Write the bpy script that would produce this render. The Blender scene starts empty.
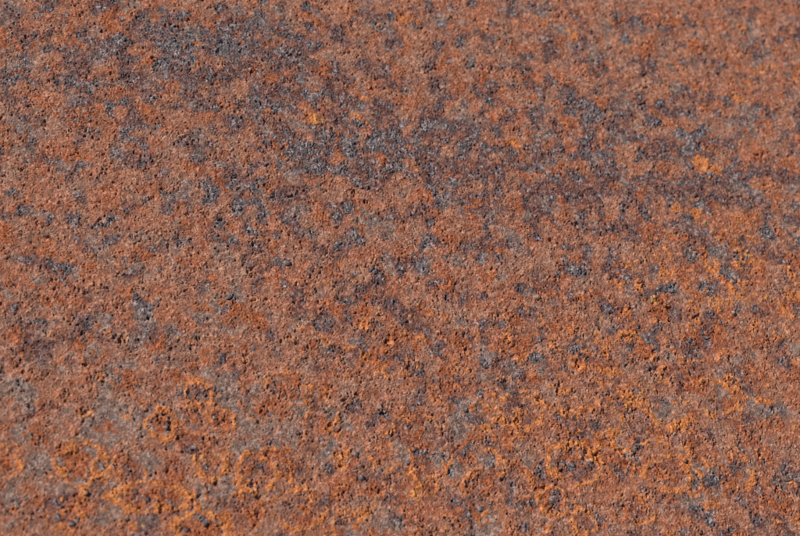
import bpy, math
import numpy as np
from mathutils import Vector, Matrix

# ------------------------------------------------------------------ scene, camera, light
scene = bpy.context.scene
C = scene.collection
R = math.radians

W, H = 800.0, 536.0          # photograph size, used only to turn pixels into directions
P = 0.0003                   # one photograph pixel is about 0.3 mm on the plate
LENS, SENSOR = 75.0, 36.0
DIST = 0.50                  # camera to plate
TILT = R(33)                 # away from straight down
ROLL = R(24)                 # far side of the plate lies up and to the right
TOP = 0.010                  # height of the plate's upper face

# plate x axis ~ picture right, plate y axis ~ picture up
far = Vector((math.sin(ROLL), math.cos(ROLL), 0))
target = Vector((0, 0, TOP))
cam_pos = target + DIST * (-far * math.sin(TILT) + Vector((0, 0, 1)) * math.cos(TILT))
fwd = (target - cam_pos).normalized()
right0 = fwd.cross(Vector((0, 0, 1))).normalized()
up0 = right0.cross(fwd).normalized()
right = (right0 * math.cos(ROLL) + up0 * math.sin(ROLL)).normalized()
up = right.cross(fwd).normalized()

cd = bpy.data.cameras.new('camera')
cam = bpy.data.objects.new('camera', cd)
C.objects.link(cam)
rot = Matrix((right, up, -fwd)).transposed()
cam.matrix_world = Matrix.Translation(cam_pos) @ rot.to_4x4()
cd.lens = LENS
cd.sensor_width = SENSOR
cd.clip_start = 0.01
cd.clip_end = 100
scene.camera = cam


def on_plate(x, y):
    """photograph pixel -> point of the plate's upper face, in units of P"""
    s = SENSOR / LENS / W
    d = fwd + right * ((x - W / 2) * s) + up * ((H / 2 - y) * s)
    t = (TOP - cam_pos.z) / d.z
    q = cam_pos + d * t
    return q.x / P, q.y / P


fx, fy = on_plate(425, 318)
focus_point = Vector((fx * P, fy * P, TOP))
cd.dof.use_dof = True
cd.dof.focus_distance = (focus_point - cam_pos).dot(fwd)
cd.dof.aperture_fstop = 16.0

SUN_EL = R(40)
SUN_AZ = R(158)              # direction towards the sun, from +x counter-clockwise: upper left
sun_dir = Vector((math.cos(SUN_EL) * math.cos(SUN_AZ), math.cos(SUN_EL) * math.sin(SUN_AZ), math.sin(SUN_EL)))

world = bpy.data.worlds.new('World')
scene.world = world
world.use_nodes = True
nt = world.node_tree
sky = nt.nodes.new('ShaderNodeTexSky')
sky.sky_type = 'NISHITA'
sky.sun_disc = False
sky.sun_elevation = SUN_EL
sky.sun_rotation = math.pi / 2 - SUN_AZ
nt.links.new(sky.outputs[0], nt.nodes['Background'].inputs[0])
nt.nodes['Background'].inputs[1].default_value = 0.07

sl = bpy.data.lights.new('sun', 'SUN')
sl.energy = 4.8
sl.angle = R(0.5)
sl.color = (1.0, 0.955, 0.89)
sun = bpy.data.objects.new('sun', sl)
C.objects.link(sun)
sun.location = sun_dir * 3
sun.rotation_euler = sun_dir.to_track_quat('Z', 'Y').to_euler()

vs = scene.view_settings
vs.view_transform = 'Standard'
vs.look = 'None'
vs.gamma = 1
vs.use_curve_mapping = False
vs.exposure = 0.40
scene.cycles.filter_width = 1.1

# ------------------------------------------------------------------ noise fields (periodic tiles in plate units)
N = 2048
STEP = 0.8
rng = np.random.RandomState(7)
kx = np.fft.fftfreq(N, STEP)[:, None]
ky = np.fft.rfftfreq(N, STEP)[None, :]
KK = np.sqrt(kx * kx + ky * ky)
KK[0, 0] = 1e-9


def band(wavelength, spread=0.35):
    f = np.fft.rfft2(rng.standard_normal((N, N)).astype(np.float32))
    f *= np.exp(-(np.log(KK * wavelength)) ** 2 / (2 * spread ** 2))
    n = np.fft.irfft2(f, s=(N, N)).astype(np.float32)
    return n / n.std()


def smooth(a, lo, hi):
    t = np.clip((a - lo) / (hi - lo), 0, 1)
    return t * t * (3 - 2 * t)


# tile coordinates: index 0 sits at -N*STEP/2, so the whole plate fits one tile
ext = N * STEP / 2
ax = (np.arange(N) * STEP - ext).astype(np.float32)
warp_x = 2.6 * band(34) + 1.6 * band(11)
warp_y = 2.6 * band(34) + 1.6 * band(11)
GX = ax[:, None] + warp_x            # slightly warped coordinates: no clean ellipses
GY = ax[None, :] + warp_y


def blot(field, x, y, rx, ry, amp):
    cx, cy = on_plate(x, y)
    x2, y2 = on_plate(x + 10, y)
    k = math.hypot(x2 - cx, y2 - cy) / 10
    rx *= k
    ry *= k * 1.12
    i0, i1 = np.searchsorted(ax, (cx - 3.2 * rx - 25, cx + 3.2 * rx + 25))
    j0, j1 = np.searchsorted(ax, (cy - 3.2 * ry - 25, cy + 3.2 * ry + 25))
    if i1 <= i0 or j1 <= j0:
        return
    gx, gy = GX[i0:i1, j0:j1], GY[i0:i1, j0:j1]
    field[i0:i1, j0:j1] += amp * np.exp(-(((gx - cx) / rx) ** 2 + ((gy - cy) / ry) ** 2))


zero = np.zeros((N, N), np.float32)

# --- where grey mill scale still shows (x, y, rx, ry, strength)
grey_spots = [
    (190, 50, 120, 50, .22), (390, 150, 130, 36, .28), (250, 205, 60, 40, .22), (600, 130, 110, 40, .2), (130, 430, 120, 40, .2),
    (460, 440, 60, 50, .22), (720, 480, 70, 40, .2), (690, 160, 60, 40, .2),
    (175, 45, 20, 14, 1.0), (230, 44, 20, 15, 1.1), (110, 46, 15, 11, .9), (65, 82, 16, 8, .8), (10, 79, 14, 8, 1.0),
    (165, 66, 14, 9, .9), (112, 106, 14, 8, .8), (125, 132, 16, 9, .6), (220, 160, 12, 10, .8), (258, 104, 13, 9, .9),
    (255, 22, 14, 9, .8), (50, 10, 12, 8, .8), (30, 62, 10, 7, .6), (84, 88, 12, 6, .6), (205, 75, 12, 7, .7),
    (285, 55, 12, 9, .8), (300, 35, 14, 12, .6), (280, 110, 10, 8, .7), (300, 150, 20, 12, .9), (335, 172, 24, 10, .9),
    (290, 165, 16, 12, .7), (350, 145, 22, 12, .8), (390, 140, 22, 10, .8), (430, 125, 22, 10, .7), (470, 145, 14, 9, .7),
    (310, 95, 12, 9, .7), (490, 102, 10, 7, 1.0), (512, 62, 9, 6, .6), (450, 50, 12, 6, .6), (395, 165, 12, 7, .6),
    (212, 194, 13, 9, 1.1), (245, 207, 12, 12, 1.0), (262, 232, 18, 10, .9), (218, 225, 10, 8, .8), (255, 186, 12, 6, .6),
    (110, 222, 12, 8, .7), (75, 230, 14, 10, .6), (60, 250, 12, 8, .6), (145, 305, 10, 9, .8), (95, 325, 14, 10, .7),
    (65, 270, 9, 7, .7), (50, 215, 10, 7, .5), (185, 245, 10, 7, .6), (160, 195, 10, 7, .6), (330, 222, 9, 7, .7),
    (345, 210, 8, 6, .7), (380, 280, 10, 8, .6), (360, 240, 13, 8, .7), (430, 246, 9, 6, .8), (285, 262, 10, 7, .7),
    (280, 315, 9, 7, .7), (325, 330, 10, 7, .6), (415, 272, 10, 7, .6), (445, 195, 10, 7, .9), (480, 260, 8, 6, .7),
    (500, 190, 9, 6, .8), (545, 170, 9, 6, .7), (590, 112, 18, 10, .9), (572, 98, 10, 7, .7), (585, 145, 12, 8, .8),
    (606, 165, 12, 8, .8), (654, 118, 9, 6, .7), (660, 105, 7, 5, .7), (690, 140, 12, 14, 1.0), (735, 172, 16, 10, .8),
    (780, 120, 16, 12, .7), (775, 42, 18, 6, .6), (628, 40, 10, 5, .7), (640, 25, 14, 6, .6), (510, 10, 14, 5, .7),
    (700, 208, 12, 8, .8), (765, 228, 9, 6, .9), (768, 235, 8, 6, .8), (796, 238, 6, 7, 1.1), (710, 250, 9, 6, .8),
    (576, 275, 8, 8, .7), (605, 300, 6, 8, .7), (610, 250, 7, 6, .6), (658, 294, 8, 7, .9), (672, 290, 6, 8, .9),
    (732, 281, 6, 5, 1.0), (707, 290, 5, 5, 1.0), (580, 297, 7, 5, .7), (700, 275, 7, 5, .8), (545, 335, 8, 6, .8),
    (620, 325, 7, 6, .7), (700, 345, 8, 5, .6), (535, 355, 10, 6, .7), (480, 325, 8, 6, .6),
    (111, 413, 22, 12, 1.0), (37, 460, 20, 14, 1.1), (135, 457, 18, 12, .8), (224, 400, 18, 10, 1.0), (203, 447, 16, 9, .9),
    (10, 506, 16, 9, 1.0), (243, 388, 14, 10, .8), (199, 482, 18, 7, .8), (290, 447, 12, 10, 1.1), (20, 385, 18, 9, .7),
    (60, 380, 16, 8, .6), (150, 375, 20, 8, .6), (255, 430, 14, 8, .7), (120, 520, 20, 8, .5), (20, 430, 16, 9, .6),
    (472, 408, 22, 9, 1.0), (459, 441, 16, 14, 1.0), (439, 464, 15, 12, .9), (486, 457, 16, 8, .9), (530, 496, 14, 16, .9),
    (334, 410, 14, 9, .9), (415, 504, 10, 8, .9), (385, 412, 12, 8, .7), (345, 385, 12, 8, .6), (322, 440, 10, 7, .8),
    (470, 515, 16, 8, .6), (425, 425, 10, 7, .7), (480, 358, 12, 6, .6), (500, 375, 12, 6, .6),
    (581, 407, 16, 10, .9), (564, 423, 10, 8, 1.0), (537, 517, 12, 12, .9), (746, 440, 16, 8, .9), (712, 481, 12, 9, 1.0),
    (645, 467, 18, 8, .7), (746, 498, 14, 12, .9), (787, 480, 10, 8, .9), (780, 412, 12, 9, .9), (712, 520, 8, 8, 1.0),
    (690, 500, 14, 12, .7), (690, 370, 12, 6, .6), (780, 370, 16, 8, .6), (765, 345, 14, 8, .7), (630, 445, 10, 6, .6),
    (570, 500, 8, 10, .7), (600, 360, 9, 6, .6), (740, 372, 8, 5, .8), (20, 330, 12, 8, .5), (180, 340, 14, 8, .5),
    (160, 350, 10, 7, .7), (250, 345, 10, 7, .7), (225, 300, 10, 6, .6), (40, 160, 14, 9, .4), (150, 160, 14, 9, .5),
]
# --- single scale chips (x, y, radius); each sits in a small grey fleck
chip_px = [(165, 425, 5), (150, 421, 3), (572, 465, 5), (564, 462, 4), (590, 462, 4), (581, 458, 4), (658, 288, 4), (672, 290, 5),
           (733, 281, 5), (707, 290, 4), (711, 297, 3), (58, 519, 5), (720, 275, 4), (693, 262, 4), (215, 418, 3), (222, 424, 3),
           (199, 396, 4), (102, 468, 4), (70, 523, 5), (206, 468, 3), (248, 478, 4), (262, 470, 4), (254, 490, 4), (135, 492, 4),
           (147, 499, 5), (165, 495, 4), (205, 522, 5), (186, 530, 4), (552, 500, 5), (546, 507, 4), (712, 520, 6), (787, 480, 5),
           (540, 470, 3), (355, 455, 4), (362, 478, 4), (330, 453, 5), (322, 440, 4), (312, 470, 4), (480, 508, 5), (490, 503, 4),
           (444, 258, 4), (460, 260, 4), (380, 260, 4), (287, 264, 5), (290, 330, 5), (143, 310, 4), (64, 268, 4), (155, 358, 4),
           (158, 300, 4), (230, 297, 4), (338, 243, 4), (349, 212, 4), (421, 247, 5), (610, 262, 4), (576, 274, 5), (563, 258, 4),
           (626, 282, 4), (647, 340, 4), (606, 316, 4), (574, 345, 4), (638, 326, 4), (690, 341, 4), (770, 237, 4), (797, 240, 4)]
grey_spots += [(x, y, 1.5 * r, 1.4 * r, .75) for (x, y, r) in chip_px]
# --- dark red-brown zones
maroon_spots = [
    (150, 60, 150, 60, .32), (330, 130, 110, 60, .25), (600, 110, 140, 60, .2), (380, 330, 120, 50, .25), (60, 330, 70, 40, .25),
    (590, 175, 180, 60, .3), (250, 60, 200, 70, .25), (380, 160, 160, 50, .25),
    (620, 205, 60, 26, .6), (560, 195, 50, 26, .6), (690, 180, 40, 22, .6), (730, 180, 30, 18, .7), (790, 175, 22, 22, .8),
    (450, 175, 60, 28, .55), (480, 225, 50, 26, .5), (420, 130, 60, 26, .5), (560, 60, 60, 40, .35), (700, 235, 30, 18, .7),
    (40, 350, 26, 16, .7), (95, 318, 20, 16, .6), (50, 355, 40, 18, .4), (375, 300, 26, 24, .7), (400, 330, 30, 30, .35),
    (345, 265, 24, 16, .5), (60, 120, 60, 40, .35), (160, 60, 90, 50, .4), (300, 60, 60, 50, .45), (280, 210, 50, 36, .45),
    (690, 335, 26, 18, .7), (640, 340, 40, 20, .5), (545, 300, 30, 30, .5), (620, 270, 30, 20, .6), (430, 380, 40, 16, .7),
    (510, 370, 40, 18, .5), (715, 395, 22, 16, .6), (630, 400, 26, 14, .5), (770, 260, 24, 24, .5), (150, 330, 40, 20, .3),
    (740, 520, 40, 20, .5), (660, 525, 30, 14, .5), (340, 345, 30, 14, .5), (640, 110, 60, 20, .3), (220, 30, 60, 30, .4),
    (100, 500, 60, 10, .3), (25, 30, 50, 20, .4), (180, 190, 60, 30, .25), (450, 430, 30, 30, .3),
]
# --- fresh orange rust
orange_spots = [
    (735, 265, 70, 45, .75), (660, 285, 50, 30, .6), (780, 330, 40, 40, .5), (720, 215, 40, 18, .5), (600, 330, 70, 40, .45),
    (560, 395, 60, 40, .45), (640, 430, 60, 40, .5), (560, 455, 40, 30, .6), (300, 505, 60, 25, .6), (90, 498, 70, 12, .8),
    (30, 520, 40, 10, .7), (200, 520, 50, 12, .7), (60, 535, 60, 8, .6), (320, 120, 8, 5, 1.6), (356, 118, 6, 4, 1.5),
    (515, 145, 10, 7, 1.3), (575, 36, 7, 6, 1.4), (740, 97, 7, 6, 1.2), (555, 118, 6, 5, 1.3), (710, 165, 18, 14, .8),
    (650, 55, 24, 14, .5), (700, 20, 60, 14, .5), (770, 70, 40, 30, .45), (200, 45, 9, 12, .9), (340, 10, 20, 8, .6),
    (660, 255, 14, 10, .7), (700, 165, 12, 14, .6), (380, 325, 24, 9, .6), (400, 385, 40, 12, .5), (350, 378, 24, 10, .6),
    (485, 420, 16, 24, .5), (430, 490, 60, 26, .45), (360, 470, 50, 30, .5), (690, 430, 40, 20, .4), (250, 55, 9, 6, .6),
    (205, 300, 9, 7, .7), (360, 98, 7, 6, .9), (130, 250, 40, 20, .25), (250, 270, 30, 18, .3), (690, 205, 16, 10, .6),
    (100, 480, 24, 8, .5), (750, 410, 24, 14, .5), (720, 470, 30, 14, .4), (500, 335, 22, 12, .4), (620, 380, 40, 16, .4),
    (418, 172, 8, 6, .7), (440, 232, 7, 5, .7), (410, 20, 12, 8, .8), (540, 20, 16, 7, .5), (110, 195, 40, 20, .2),
]
# --- deep red-orange fresh rust
red_spots = [
    (360, 213, 7, 5, 1.6), (440, 232, 6, 5, 1.2), (120, 15, 7, 5, 1.0), (280, 190, 8, 6, .9), (22, 50, 6, 5, .9),
    (418, 18, 8, 7, 1.0), (230, 230, 9, 7, .9), (275, 230, 9, 7, .8), (25, 225, 10, 8, .8), (220, 300, 14, 8, .7),
    (290, 385, 14, 16, .9), (390, 362, 20, 10, .6), (440, 372, 20, 12, .6), (520, 345, 18, 10, .5), (640, 335, 24, 12, .5),
    (600, 440, 24, 14, .6), (5, 455, 14, 12, .9), (150, 500, 30, 12, .4), (80, 465, 20, 14, .4), (500, 440, 20, 14, .5),
    (310, 20, 10, 6, .6), (620, 95, 10, 8, .6), (400, 520, 24, 12, .5), (420, 95, 7, 6, .7), (325, 60, 10, 7, .5),
    (45, 45, 30, 12, .4), (240, 310, 22, 8, .5), (345, 300, 14, 8, .5), (720, 330, 20, 12, .5), (545, 525, 16, 8, .6),
]
ochre_spots = [
    (655, 299, 6, 5, 1.5), (640, 395, 8, 5, .9), (630, 405, 8, 6, .9), (660, 420, 8, 4, .8), (690, 255, 6, 4, .9),
    (672, 285, 5, 4, .9), (745, 252, 7, 4, .8), (318, 121, 5, 3, 1.0), (416, 495, 4, 8, .9), (175, 205, 6, 3, .6),
    (210, 462, 7, 5, .7), (575, 445, 5, 4, .7), (770, 300, 8, 5, .7), (600, 315, 8, 5, .6), (330, 405, 8, 5, .6),
    (355, 395, 10, 5, .6), (500, 380, 10, 5, .5), (715, 305, 9, 5, .7), (120, 330, 10, 5, .4), (660, 380, 18, 6, .6),
]
# --- blister rings: raised orange rim around a pitted red-brown middle (x, y, rx, ry, strength)
ring_spots = [
    (198, 394, 15, 14, 1.0), (221, 420, 14, 12, 1.1), (162, 424, 16, 16, .9), (212, 466, 18, 14, 1.0), (256, 473, 22, 22, .9),
    (150, 497, 42, 15, .9), (203, 530, 32, 18, .9), (82, 464, 30, 22, .7), (2, 462, 20, 18, .8), (574, 465, 28, 22, .9),
    (551, 502, 15, 14, 1.0), (583, 523, 14, 12, .9), (668, 474, 26, 18, .8), (520, 412, 24, 18, .7), (290, 388, 24, 20, .6),
    (392, 345, 36, 34, .45), (714, 398, 24, 18, .5), (702, 340, 26, 20, .5), (640, 508, 20, 14, .5), (345, 312, 40, 40, .4),
    (107, 470, 16, 14, .6), (70, 520, 14, 12, .7), (400, 480, 18, 16, .4), (440, 495, 26, 20, .45), (455, 520, 20, 14, .4),
    (735, 470, 20, 18, .5), (780, 500, 20, 24, .5), (560, 318, 22, 16, .35), (40, 350, 26, 16, .35), (600, 420, 26, 14, .5),
    (300, 510, 30, 20, .6), (350, 500, 18, 16, .5), (510, 480, 26, 20, .4), (760, 385, 24, 18, .35), (335, 445, 16, 14, .4),
]


def field_of(spots):
    f = zero.copy()
    for s in spots:
        blot(f, *s)
    return f


n2, n3, n4, n6, n9 = band(2.3), band(3.0), band(4.2), band(6.2), band(9)
n14, n24, n60 = band(14), band(24), band(60)
m5, m8, m13, m30, m90 = band(5), band(8), band(13), band(30), band(90)

f_grey = field_of(grey_spots)
f_mar = field_of(maroon_spots)
f_ora = field_of([(x, y, rx, ry, a * ((.85 if x > 560 else .6) if rx > 22 else 1.5)) for (x, y, rx, ry, a) in orange_spots])
f_red = field_of(red_spots)
f_och = field_of(ochre_spots)

# rings
f_rim = zero.copy()
f_core = zero.copy()
for (x, y, rx, ry, a) in ring_spots:
    cx, cy = on_plate(x, y)
    x2, y2 = on_plate(x + 10, y)
    k = math.hypot(x2 - cx, y2 - cy) / 10
    rx *= k
    ry *= k * 1.12
    i0, i1 = np.searchsorted(ax, (cx - 2 * rx - 25, cx + 2 * rx + 25))
    j0, j1 = np.searchsorted(ax, (cy - 2 * ry - 25, cy + 2 * ry + 25))
    if i1 <= i0 or j1 <= j0:
        continue
    gx = ax[i0:i1, None] + .55 * warp_x[i0:i1, j0:j1] + .7 * m8[i0:i1, j0:j1]
    gy = ax[None, j0:j1] + .55 * warp_y[i0:i1, j0:j1] + .9 * m13[i0:i1, j0:j1]
    d = np.sqrt(((gx - cx) / rx) ** 2 + ((gy - cy) / ry) ** 2)
    wd = 1.9 / min(rx, ry)
    rim = a * np.exp(-((d - 0.88) / (wd + 0.04)) ** 2)
    core = a * smooth(-d, -0.8, -0.45)
    f_rim[i0:i1, j0:j1] = np.maximum(f_rim[i0:i1, j0:j1], rim)
    f_core[i0:i1, j0:j1] = np.maximum(f_core[i0:i1, j0:j1], core)
f_core *= (1 - np.clip(f_rim, 0, 1))

# blister cells: closed ragged outlines, common along the near edge and on the right
region = field_of([(150, 470, 190, 70, .8), (420, 470, 190, 90, .75), (680, 430, 170, 110, .8), (740, 270, 90, 70, .7),
                   (400, 345, 110, 50, .6), (560, 330, 90, 50, .5), (90, 340, 90, 40, .35), (700, 80, 110, 60, .3), (250, 90, 120, 90, .2)])
region = np.clip(region, 0, 1) * 0.75 + 0.25
cell = band(66, .25) + 0.26 * band(24, .3) + 0.10 * m8 + 0.05 * n4
rim_g = np.exp(-((cell - 0.5) / 0.26) ** 2) * region
core_g = smooth(cell, 0.6, 0.95) * region
cell2 = band(38, .25) + 0.24 * band(15, .3) + 0.07 * n4
rim_h = np.exp(-((cell2 - 0.7) / 0.34) ** 2) * region * smooth(n60 + 0.5 * f_ora, -0.6, 0.6)
core_h = smooth(cell2, 0.85, 1.25) * region
f_hand = np.clip(f_rim * 1.45, 0, 1.2) * np.clip(0.92 + 0.2 * n24, 0.5, 1.1)
f_rim = np.maximum(f_hand, np.maximum(0.85 * rim_g, 0.7 * rim_h) * np.clip(0.85 + 0.3 * m30, 0.35, 1.1))
f_core = np.maximum(f_core, np.maximum(0.8 * core_g, 0.7 * core_h)) * (1 - np.clip(f_rim, 0, 1))
f_wide = field_of([(130, 430, 150, 70, .4), (60, 440, 90, 70, .25), (260, 430, 60, 40, .3), (230, 340, 120, 60, .2), (740, 370, 70, 30, .3), (680, 460, 60, 30, .3)])
f_dust = f_wide + field_of([q for q in grey_spots if q[1] > 365 and q[0] < 520]) + 0.5 * field_of([q for q in grey_spots if q[1] > 365 and q[0] >= 520])
f_fleck = f_grey - 0.75 * f_dust

# masks
fl8, fl5 = band(11.5, .3), band(6, .3)
b50, b34, b26 = band(56, .28), band(34, .3), band(26, .3)
soft = 0.12 * m13 + 0.08 * m8 + 0.07 * n4                # frays the outlines of the larger blotches
zone = smooth(0.8 * f_mar + 0.85 * f_fleck + 0.36 * b50 + 0.32 * b26 + 0.12 * m90 + soft - 0.3 * f_rim, 0.08, 0.95)
t_grey = smooth(0.8 * f_fleck + 0.24 * fl8 + 0.17 * fl5 + 0.24 * b26 + 0.06 * n3 + 0.2 * zone - 0.7 * f_rim, 0.24, 1.0) * (0.12 + 0.70 * zone)
t_dust = smooth(0.9 * f_dust + 0.15 * f_fleck + 0.30 * m90 + 0.34 * b34 + soft + 0.2 * f_wide - 1.1 * f_rim - 0.9 * f_core, 0.06, 0.95) * 0.9
t_mar = np.clip(zone + 0.7 * f_core, 0, 1)
t_ora = smooth(0.55 * f_ora + 1.2 * np.clip(f_rim, 0, 1) ** 1.5 + 0.10 * m90 + 0.14 * m30 + 0.12 * n14 + 0.6 * soft - 0.25 * zone, 0.38, 0.9)
t_red = smooth(0.85 * f_red + 0.85 * f_core + 0.34 * band(46, .3) + 0.20 * n14 + soft, 0.42, 1.0)
t_och = smooth(0.8 * f_och + 0.16 * f_ora + 0.25 * f_rim + 0.18 * n9 + 0.2 * m5, 0.55, 1.1)

# pits: ragged, gathered in clusters, of several sizes
ragged = 0.45 * band(4) + 0.30 * band(2.6)
gather = 0.45 * m30 + 0.25 * n60
pit_a = smooth(band(8, .3) + ragged + gather + 0.7 * f_core, 2.3, 2.7)
pit_b = smooth(band(4.5, .3) + 0.5 * ragged + gather + 0.6 * f_core, 2.25, 2.8)
pit_c = smooth(band(15, .3) + ragged + 0.6 * gather + 0.7 * f_core, 2.55, 2.95)

# height in plate units
coarse = smooth(n24 + 0.8 * band(50) + 0.3 * n9, -1.0, 1.4)          # powdery stretches and knobbly stretches
fine_h = 0.42 * n3 + 0.46 * n2 + 0.36 * np.abs(n4)
knob_h = 0.75 * np.abs(n6) + 0.75 * np.abs(n9) + 0.35 * n14
height = 0.72 * fine_h * (0.75 + 0.35 * coarse) + 0.30 * knob_h * (0.1 + 0.95 * coarse)
step1 = smooth(n14 + 0.5 * n6 + 0.35 * n3, -0.15, 0.15)
step2 = smooth(m13 + 0.5 * n4 + 0.25 * n2, 0.7, 0.95)
step3 = smooth(m30 + 0.4 * n6 + 0.25 * n3, 0.3, 0.5)
height += 0.3 * step1 + 0.42 * step2 + 0.35 * step3
height *= 1 - 0.45 * t_dust
height += 0.4 * n60 + 0.15 * n24
height += 0.45 * f_rim - 0.4 * f_core - 0.4 * t_grey + 0.35 * t_grey * (n3 + 0.6 * np.abs(n4))
height += -1.9 * pit_a - 1.3 * pit_b - 2.4 * pit_c
height += 0.8 * t_och
height = height.astype(np.float32)


def sample(field, x, y):
    u = (x + ext) / STEP
    v = (y + ext) / STEP
    i = np.floor(u).astype(np.int64)
    j = np.floor(v).astype(np.int64)
    a = (u - i).astype(np.float32)
    b = (v - j).astype(np.float32)
    i0, i1, j0, j1 = i % N, (i + 1) % N, j % N, (j + 1) % N
    return (field[i0, j0] * (1 - a) * (1 - b) + field[i1, j0] * a * (1 - b)
            + field[i0, j1] * (1 - a) * b + field[i1, j1] * a * b)


# ------------------------------------------------------------------ materials
def ramp(nodes, stops):
    r = nodes.new('ShaderNodeValToRGB')
    e = r.color_ramp.elements
    while len(e) < len(stops):
        e.new(0.5)
    for el, (p, c) in zip(e, stops):
        el.position = 0.5 + (p - 0.5) * 0.62      # noise values gather round one half
        el.color = (*c, 1)
    return r


def rust_material(name):
    m = bpy.data.materials.new(name)
    m.use_nodes = True
    n, l = m.node_tree.nodes, m.node_tree.links
    bsdf = n['Principled BSDF']
    geo = n.new('ShaderNodeNewGeometry')

    def noise(scale, detail=4, rough=0.6):
        t = n.new('ShaderNodeTexNoise')
        t.inputs['Scale'].default_value = scale
        t.inputs['Detail'].default_value = detail
        t.inputs['Roughness'].default_value = rough
        l.new(geo.outputs['Position'], t.inputs['Vector'])
        return t

    def attr(a):
        t = n.new('ShaderNodeAttribute')
        t.attribute_name = a
        return t.outputs['Fac']

    def mix(fac, a, b):
        t = n.new('ShaderNodeMix')
        t.data_type = 'RGBA'
        l.new(fac, t.inputs['Factor'])
        l.new(a, t.inputs['A'])
        l.new(b, t.inputs['B'])
        return t.outputs['Result']

    def jitter(fac, nz, amount):
        """mask edge broken up by fine grain"""
        t = n.new('ShaderNodeMath')
        t.operation = 'MULTIPLY_ADD'
        s = n.new('ShaderNodeMath')
        s.operation = 'SUBTRACT'
        l.new(nz, s.inputs[0])
        s.inputs[1].default_value = 0.5
        l.new(s.outputs[0], t.inputs[0])
        t.inputs[1].default_value = amount
        l.new(fac, t.inputs[2])
        t.use_clamp = True
        return t.outputs[0]

    fine = noise(2500, 4, .65)
    mid = noise(850, 6, .72)
    big = noise(110, 6, .65)
    base = ramp(n, [(.30, (.100, .040, .028)), (.44, (.190, .073, .042)), (.56, (.305, .122, .068)), (.72, (.56, .32, .225))])
    l.new(mid.outputs['Fac'], base.inputs[0])
    base2 = ramp(n, [(.32, (.35, .092, .034)), (.5, (.30, .120, .067)), (.68, (.26, .155, .115))])
    l.new(big.outputs['Fac'], base2.inputs[0])
    half = n.new('ShaderNodeValue')
    half.outputs[0].default_value = .45
    col = mix(half.outputs[0], base.outputs[0], base2.outputs[0])
    mar = ramp(n, [(.3, (.042, .020, .019)), (.5, (.115, .046, .037)), (.7, (.24, .125, .105))])
    l.new(mid.outputs['Fac'], mar.inputs[0])
    col = mix(jitter(attr('maroon'), fine.outputs['Fac'], .6), col, mar.outputs[0])
    dst = ramp(n, [(.3, (.080, .052, .043)), (.5, (.168, .108, .086)), (.7, (.32, .225, .19))])
    l.new(mid.outputs['Fac'], dst.inputs[0])
    col = mix(jitter(attr('dust'), fine.outputs['Fac'], .5), col, dst.outputs[0])
    red = ramp(n, [(.3, (.13, .032, .013)), (.52, (.28, .076, .027)), (.75, (.46, .17, .075))])
    l.new(mid.outputs['Fac'], red.inputs[0])
    col = mix(jitter(attr('red'), fine.outputs['Fac'], .5), col, red.outputs[0])
    ora = ramp(n, [(.3, (.23, .060, .015)), (.5, (.42, .130, .034)), (.72, (.57, .235, .095))])
    l.new(mid.outputs['Fac'], ora.inputs[0])
    col = mix(jitter(attr('orange'), fine.outputs['Fac'], .5), col, ora.outputs[0])
    och = ramp(n, [(.3, (.40, .165, .030)), (.7, (.56, .28, .075))])
    l.new(fine.outputs['Fac'], och.inputs[0])
    col = mix(jitter(attr('ochre'), fine.outputs['Fac'], .3), col, och.outputs[0])
    gry = ramp(n, [(.30, (.020, .017, .020)), (.46, (.062, .052, .056)), (.58, (.128, .108, .110)), (.74, (.38, .34, .34))])
    l.new(mid.outputs['Fac'], gry.inputs[0])
    gfac = jitter(attr('scale'), fine.outputs['Fac'], .8)
    col = mix(gfac, col, gry.outputs[0])
    l.new(col, bsdf.inputs['Base Color'])
    ro = n.new('ShaderNodeMapRange')
    l.new(gfac, ro.inputs['Value'])
    ro.inputs['To Min'].default_value = .78
    ro.inputs['To Max'].default_value = .34
    l.new(ro.outputs[0], bsdf.inputs['Roughness'])
    sp = n.new('ShaderNodeMapRange')
    l.new(gfac, sp.inputs['Value'])
    sp.inputs['To Min'].default_value = .22
    sp.inputs['To Max'].default_value = .5
    l.new(sp.outputs[0], bsdf.inputs['Specular IOR Level'])
    b1 = n.new('ShaderNodeBump')
    b1.inputs['Distance'].default_value = .0004
    b1.inputs['Strength'].default_value = 1.0
    l.new(fine.outputs['Fac'], b1.inputs['Height'])
    l.new(b1.outputs[0], bsdf.inputs['Normal'])
    return m


M_rust = rust_material('rusted_steel')


def set_masks(me, x, y, scale_add=0.0, scale=None, maroon=None, orange=None, red=None, ochre=None, dust=0.0):
    over = {'scale': scale, 'maroon': maroon, 'orange': orange, 'red': red, 'ochre': ochre, 'dust': None if scale is None else dust}
    for nm, f in (('scale', t_grey), ('maroon', t_mar), ('orange', t_ora), ('red', t_red), ('ochre', t_och), ('dust', t_dust)):
        v = sample(f, x, y) if over[nm] is None else np.full(len(x), over[nm], np.float32)
        if nm == 'scale':
            v = np.clip(v + scale_add, 0, 1)
        at = me.attributes.new(nm, 'FLOAT', 'POINT')
        at.data.foreach_set('value', np.ascontiguousarray(v, np.float32))


def mesh_from(name, verts, quads=None, tris=None):
    me = bpy.data.meshes.new(name)
    faces = quads if quads is not None else tris
    k = faces.shape[1]
    me.vertices.add(len(verts))
    me.vertices.foreach_set('co', np.ascontiguousarray(verts, np.float32).ravel())
    me.loops.add(faces.size)
    me.loops.foreach_set('vertex_index', np.ascontiguousarray(faces, np.int32).ravel())
    me.polygons.add(len(faces))
    me.polygons.foreach_set('loop_start', np.arange(0, faces.size, k, dtype=np.int32))
    me.update(calc_edges=True)
    return me


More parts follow.
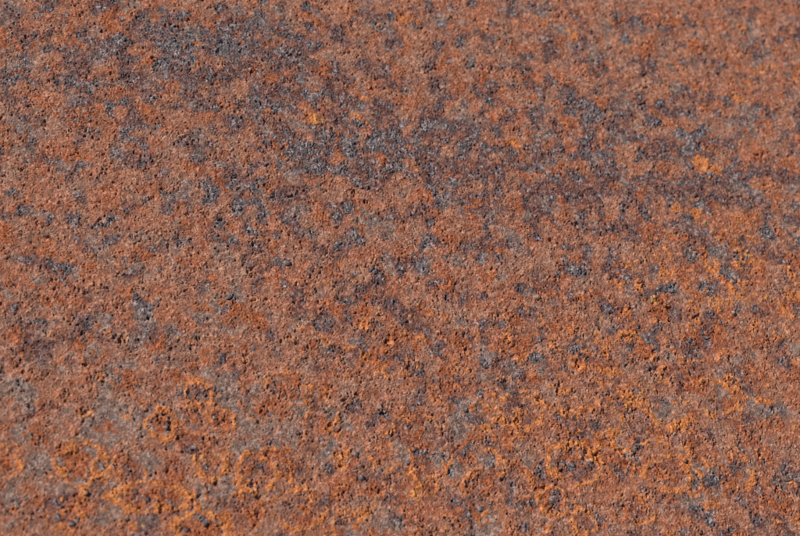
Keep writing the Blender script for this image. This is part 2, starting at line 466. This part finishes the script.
# ------------------------------------------------------------------ the plate
plate = bpy.data.objects.new('rusted_steel_plate', None)
C.objects.link(plate)
plate['label'] = 'rough rusted steel plate with orange, brown and grey pitted crust'
plate['category'] = 'metal plate'


def graded(lo, hi, step, end_lo, end_hi):
    """even spacing between lo and hi, widening outwards"""
    mid = list(np.arange(lo, hi, step))
    out, s, p = [], step, mid[-1]
    while p < end_hi:
        s = min(s * 1.03, 6)
        p += s
        out.append(p)
    pre, s, p = [], step, mid[0]
    while p > end_lo:
        s = min(s * 1.03, 6)
        p -= s
        pre.append(p)
    return np.array(pre[::-1] + mid + out, np.float32)


corners = [on_plate(*c) for c in ((0, 0), (W, 0), (W, H), (0, H))]
xs = [c[0] for c in corners]
ys = [c[1] for c in corners]
gx = graded(min(xs) - 6, max(xs) + 6, 0.88, -790, 790)
gy = graded(min(ys) - 6, max(ys) + 6, 0.88, -660, 660)
nx, ny = len(gx), len(gy)
X, Y = np.meshgrid(gx, gy, indexing='ij')
X, Y = X.ravel(), Y.ravel()
Z = sample(height, X, Y)
idx = np.arange(nx * ny).reshape(nx, ny)
quads = np.stack([idx[:-1, :-1], idx[1:, :-1], idx[1:, 1:], idx[:-1, 1:]], -1).reshape(-1, 4)
top = np.stack([X * P, Y * P, TOP + Z * P], 1)
# edge faces and underside
border = np.concatenate([idx[:, 0], idx[-1, 1:], idx[-2::-1, -1], idx[0, -2:0:-1]])
low = top[border].copy()
low[:, 2] = 0
nb = len(border)
lo_i = np.arange(nb) + nx * ny
nxt = np.roll(np.arange(nb), -1)
side = np.stack([border, lo_i, lo_i[nxt], border[nxt]], 1)
cen = np.array([[0, 0, 0]], np.float32)
verts = np.concatenate([top, low])
c00, c10, c11, c01 = lo_i[0], lo_i[nx - 1], lo_i[nx + ny - 2], lo_i[2 * nx + ny - 3]
under = np.array([[c00, c01, c11, c10]])
faces = np.concatenate([quads, side, under])
me = mesh_from('plate_body', verts, quads=faces)
set_masks(me, verts[:, 0] / P, verts[:, 1] / P)
me.materials.append(M_rust)
sm = np.ones(len(faces), bool)
sm[len(quads):] = False
me.polygons.foreach_set('use_smooth', sm)
body = bpy.data.objects.new('plate_body', me)
C.objects.link(body)
body.parent = plate

# ------------------------------------------------------------------ loose pieces on the plate
rs = np.random.RandomState(21)
g = (1 + 5 ** .5) / 2
ico_v = np.array([(-1, g, 0), (1, g, 0), (-1, -g, 0), (1, -g, 0), (0, -1, g), (0, 1, g), (0, -1, -g), (0, 1, -g),
                  (g, 0, -1), (g, 0, 1), (-g, 0, -1), (-g, 0, 1)], np.float32)
ico_v /= np.linalg.norm(ico_v[0])
ico_f = np.array([(0, 11, 5), (0, 5, 1), (0, 1, 7), (0, 7, 10), (0, 10, 11), (1, 5, 9), (5, 11, 4), (11, 10, 2), (10, 7, 6),
                  (7, 1, 8), (3, 9, 4), (3, 4, 2), (3, 2, 6), (3, 6, 8), (3, 8, 9), (4, 9, 5), (2, 4, 11), (6, 2, 10),
                  (8, 6, 7), (9, 8, 1)], np.int32)


def stone_shape(sx, sy, sz, rough=.25):
    v = ico_v * (1 + rough * rs.standard_normal((12, 1)).clip(-1.4, 1.4))
    a, b = rs.uniform(0, 2 * math.pi, 2)
    ca, sa = math.cos(a), math.sin(a)
    v = v @ np.array([[1, 0, 0], [0, math.cos(b), -math.sin(b)], [0, math.sin(b), math.cos(b)]], np.float32)
    v = v * np.array([sx, sy, sz], np.float32)
    return (v @ np.array([[ca, -sa, 0], [sa, ca, 0], [0, 0, 1]], np.float32)).astype(np.float32)


# crust grains too small to pick apart
xr, yr = (min(xs) - 120, max(xs) + 120), (min(ys) - 120, max(ys) + 120)
NG = 8000
px = rs.uniform(*xr, NG).astype(np.float32)
py = rs.uniform(*yr, NG).astype(np.float32)
pz = sample(height, px, py)
allv = np.empty((NG, 12, 3), np.float32)
for i in range(NG):
    r = 0.75 + 0.9 * rs.random_sample() ** 2.5
    v = stone_shape(r * rs.uniform(.8, 1.4), r * rs.uniform(.7, 1.1), r * rs.uniform(.3, .6))
    allv[i] = v + (px[i], py[i], pz[i] - .05 * r)
gv = allv.reshape(-1, 3)
gf = (ico_f[None] + 12 * np.arange(NG)[:, None, None]).reshape(-1, 3)
out = gv * P
out[:, 2] += TOP
gm = mesh_from('rust_grains', out, tris=gf)
set_masks(gm, np.repeat(px, 12), np.repeat(py, 12))
gm.materials.append(M_rust)
go = bpy.data.objects.new('rust_grains', gm)
C.objects.link(go)
go.parent = plate
go['kind'] = 'stuff'


# pieces large enough to pick out
def piece(name, x, y, shape, masks, sink):
    q = shape * P
    m_ = mesh_from(name, q, tris=ico_f)
    set_masks(m_, np.zeros(12, np.float32), np.zeros(12, np.float32), **masks)
    m_.materials.append(M_rust)
    o = bpy.data.objects.new(name, m_)
    C.objects.link(o)
    o.parent = plate
    z = float(sample(height, np.array([x], np.float32), np.array([y], np.float32))[0])
    o.location = (x * P, y * P, TOP + (z + sink) * P)
    return o


GREY = dict(scale=.85, maroon=.5, orange=0., red=0., ochre=0.)
PALE = dict(scale=.55, maroon=0., orange=0., red=0., ochre=.2)
RUST = dict(scale=0., maroon=.2, orange=.3, red=.1, ochre=0.)
ORNG = dict(scale=0., maroon=0., orange=.9, red=.1, ochre=.1)
OCHR = dict(scale=0., maroon=0., orange=.5, red=0., ochre=1.)

for (x, y, r) in chip_px:
    X0, Y0 = on_plate(x, y)
    piece('scale_chip', X0, Y0, stone_shape(r * .95, r * .7, r * .15, .3), GREY, -.15)
for (x, y, r, mk) in [(537, 298, 3.6, PALE), (563, 465, 3.0, PALE), (654, 298, 2.6, ORNG),
                      (580, 458, 3.0, ORNG), (661, 420, 2.2, ORNG),
                      (656, 357, 2.4, PALE), (166, 428, 2.6, PALE), (735, 252, 3.0, PALE), (747, 252, 2.4, ORNG), (684, 461, 3.0, RUST),
                      (62, 500, 3.2, ORNG), (86, 494, 2.8, RUST), (733, 313, 3.2, PALE), (300, 426, 1.8, PALE), (145, 410, 2.6, RUST)]:
    X0, Y0 = on_plate(x, y)
    piece('rust_nodule', X0, Y0, stone_shape(r, r * .85, r * .7, .18), mk, .25 * r)
# further ones strewn over the plate
for i in range(700):
    x, y = rs.uniform(*xr), rs.uniform(*yr)
    if float(sample(t_grey, np.array([x]), np.array([y]))[0]) < .55:      # chips of scale only where scale remains
        continue
    r = rs.uniform(2.2, 4.2)
    piece('scale_chip', x, y, stone_shape(r * 1.1, r * .8, r * .15, .3), GREY, -.15)
for i in range(45):
    x, y = rs.uniform(*xr), rs.uniform(*yr)
    r = rs.uniform(1.7, 2.8)
    mk = [RUST, RUST, RUST, ORNG, PALE][rs.randint(5)]
    piece('rust_nodule', x, y, stone_shape(r * 1.1, r * .8, r * .6, .22), mk, .1)
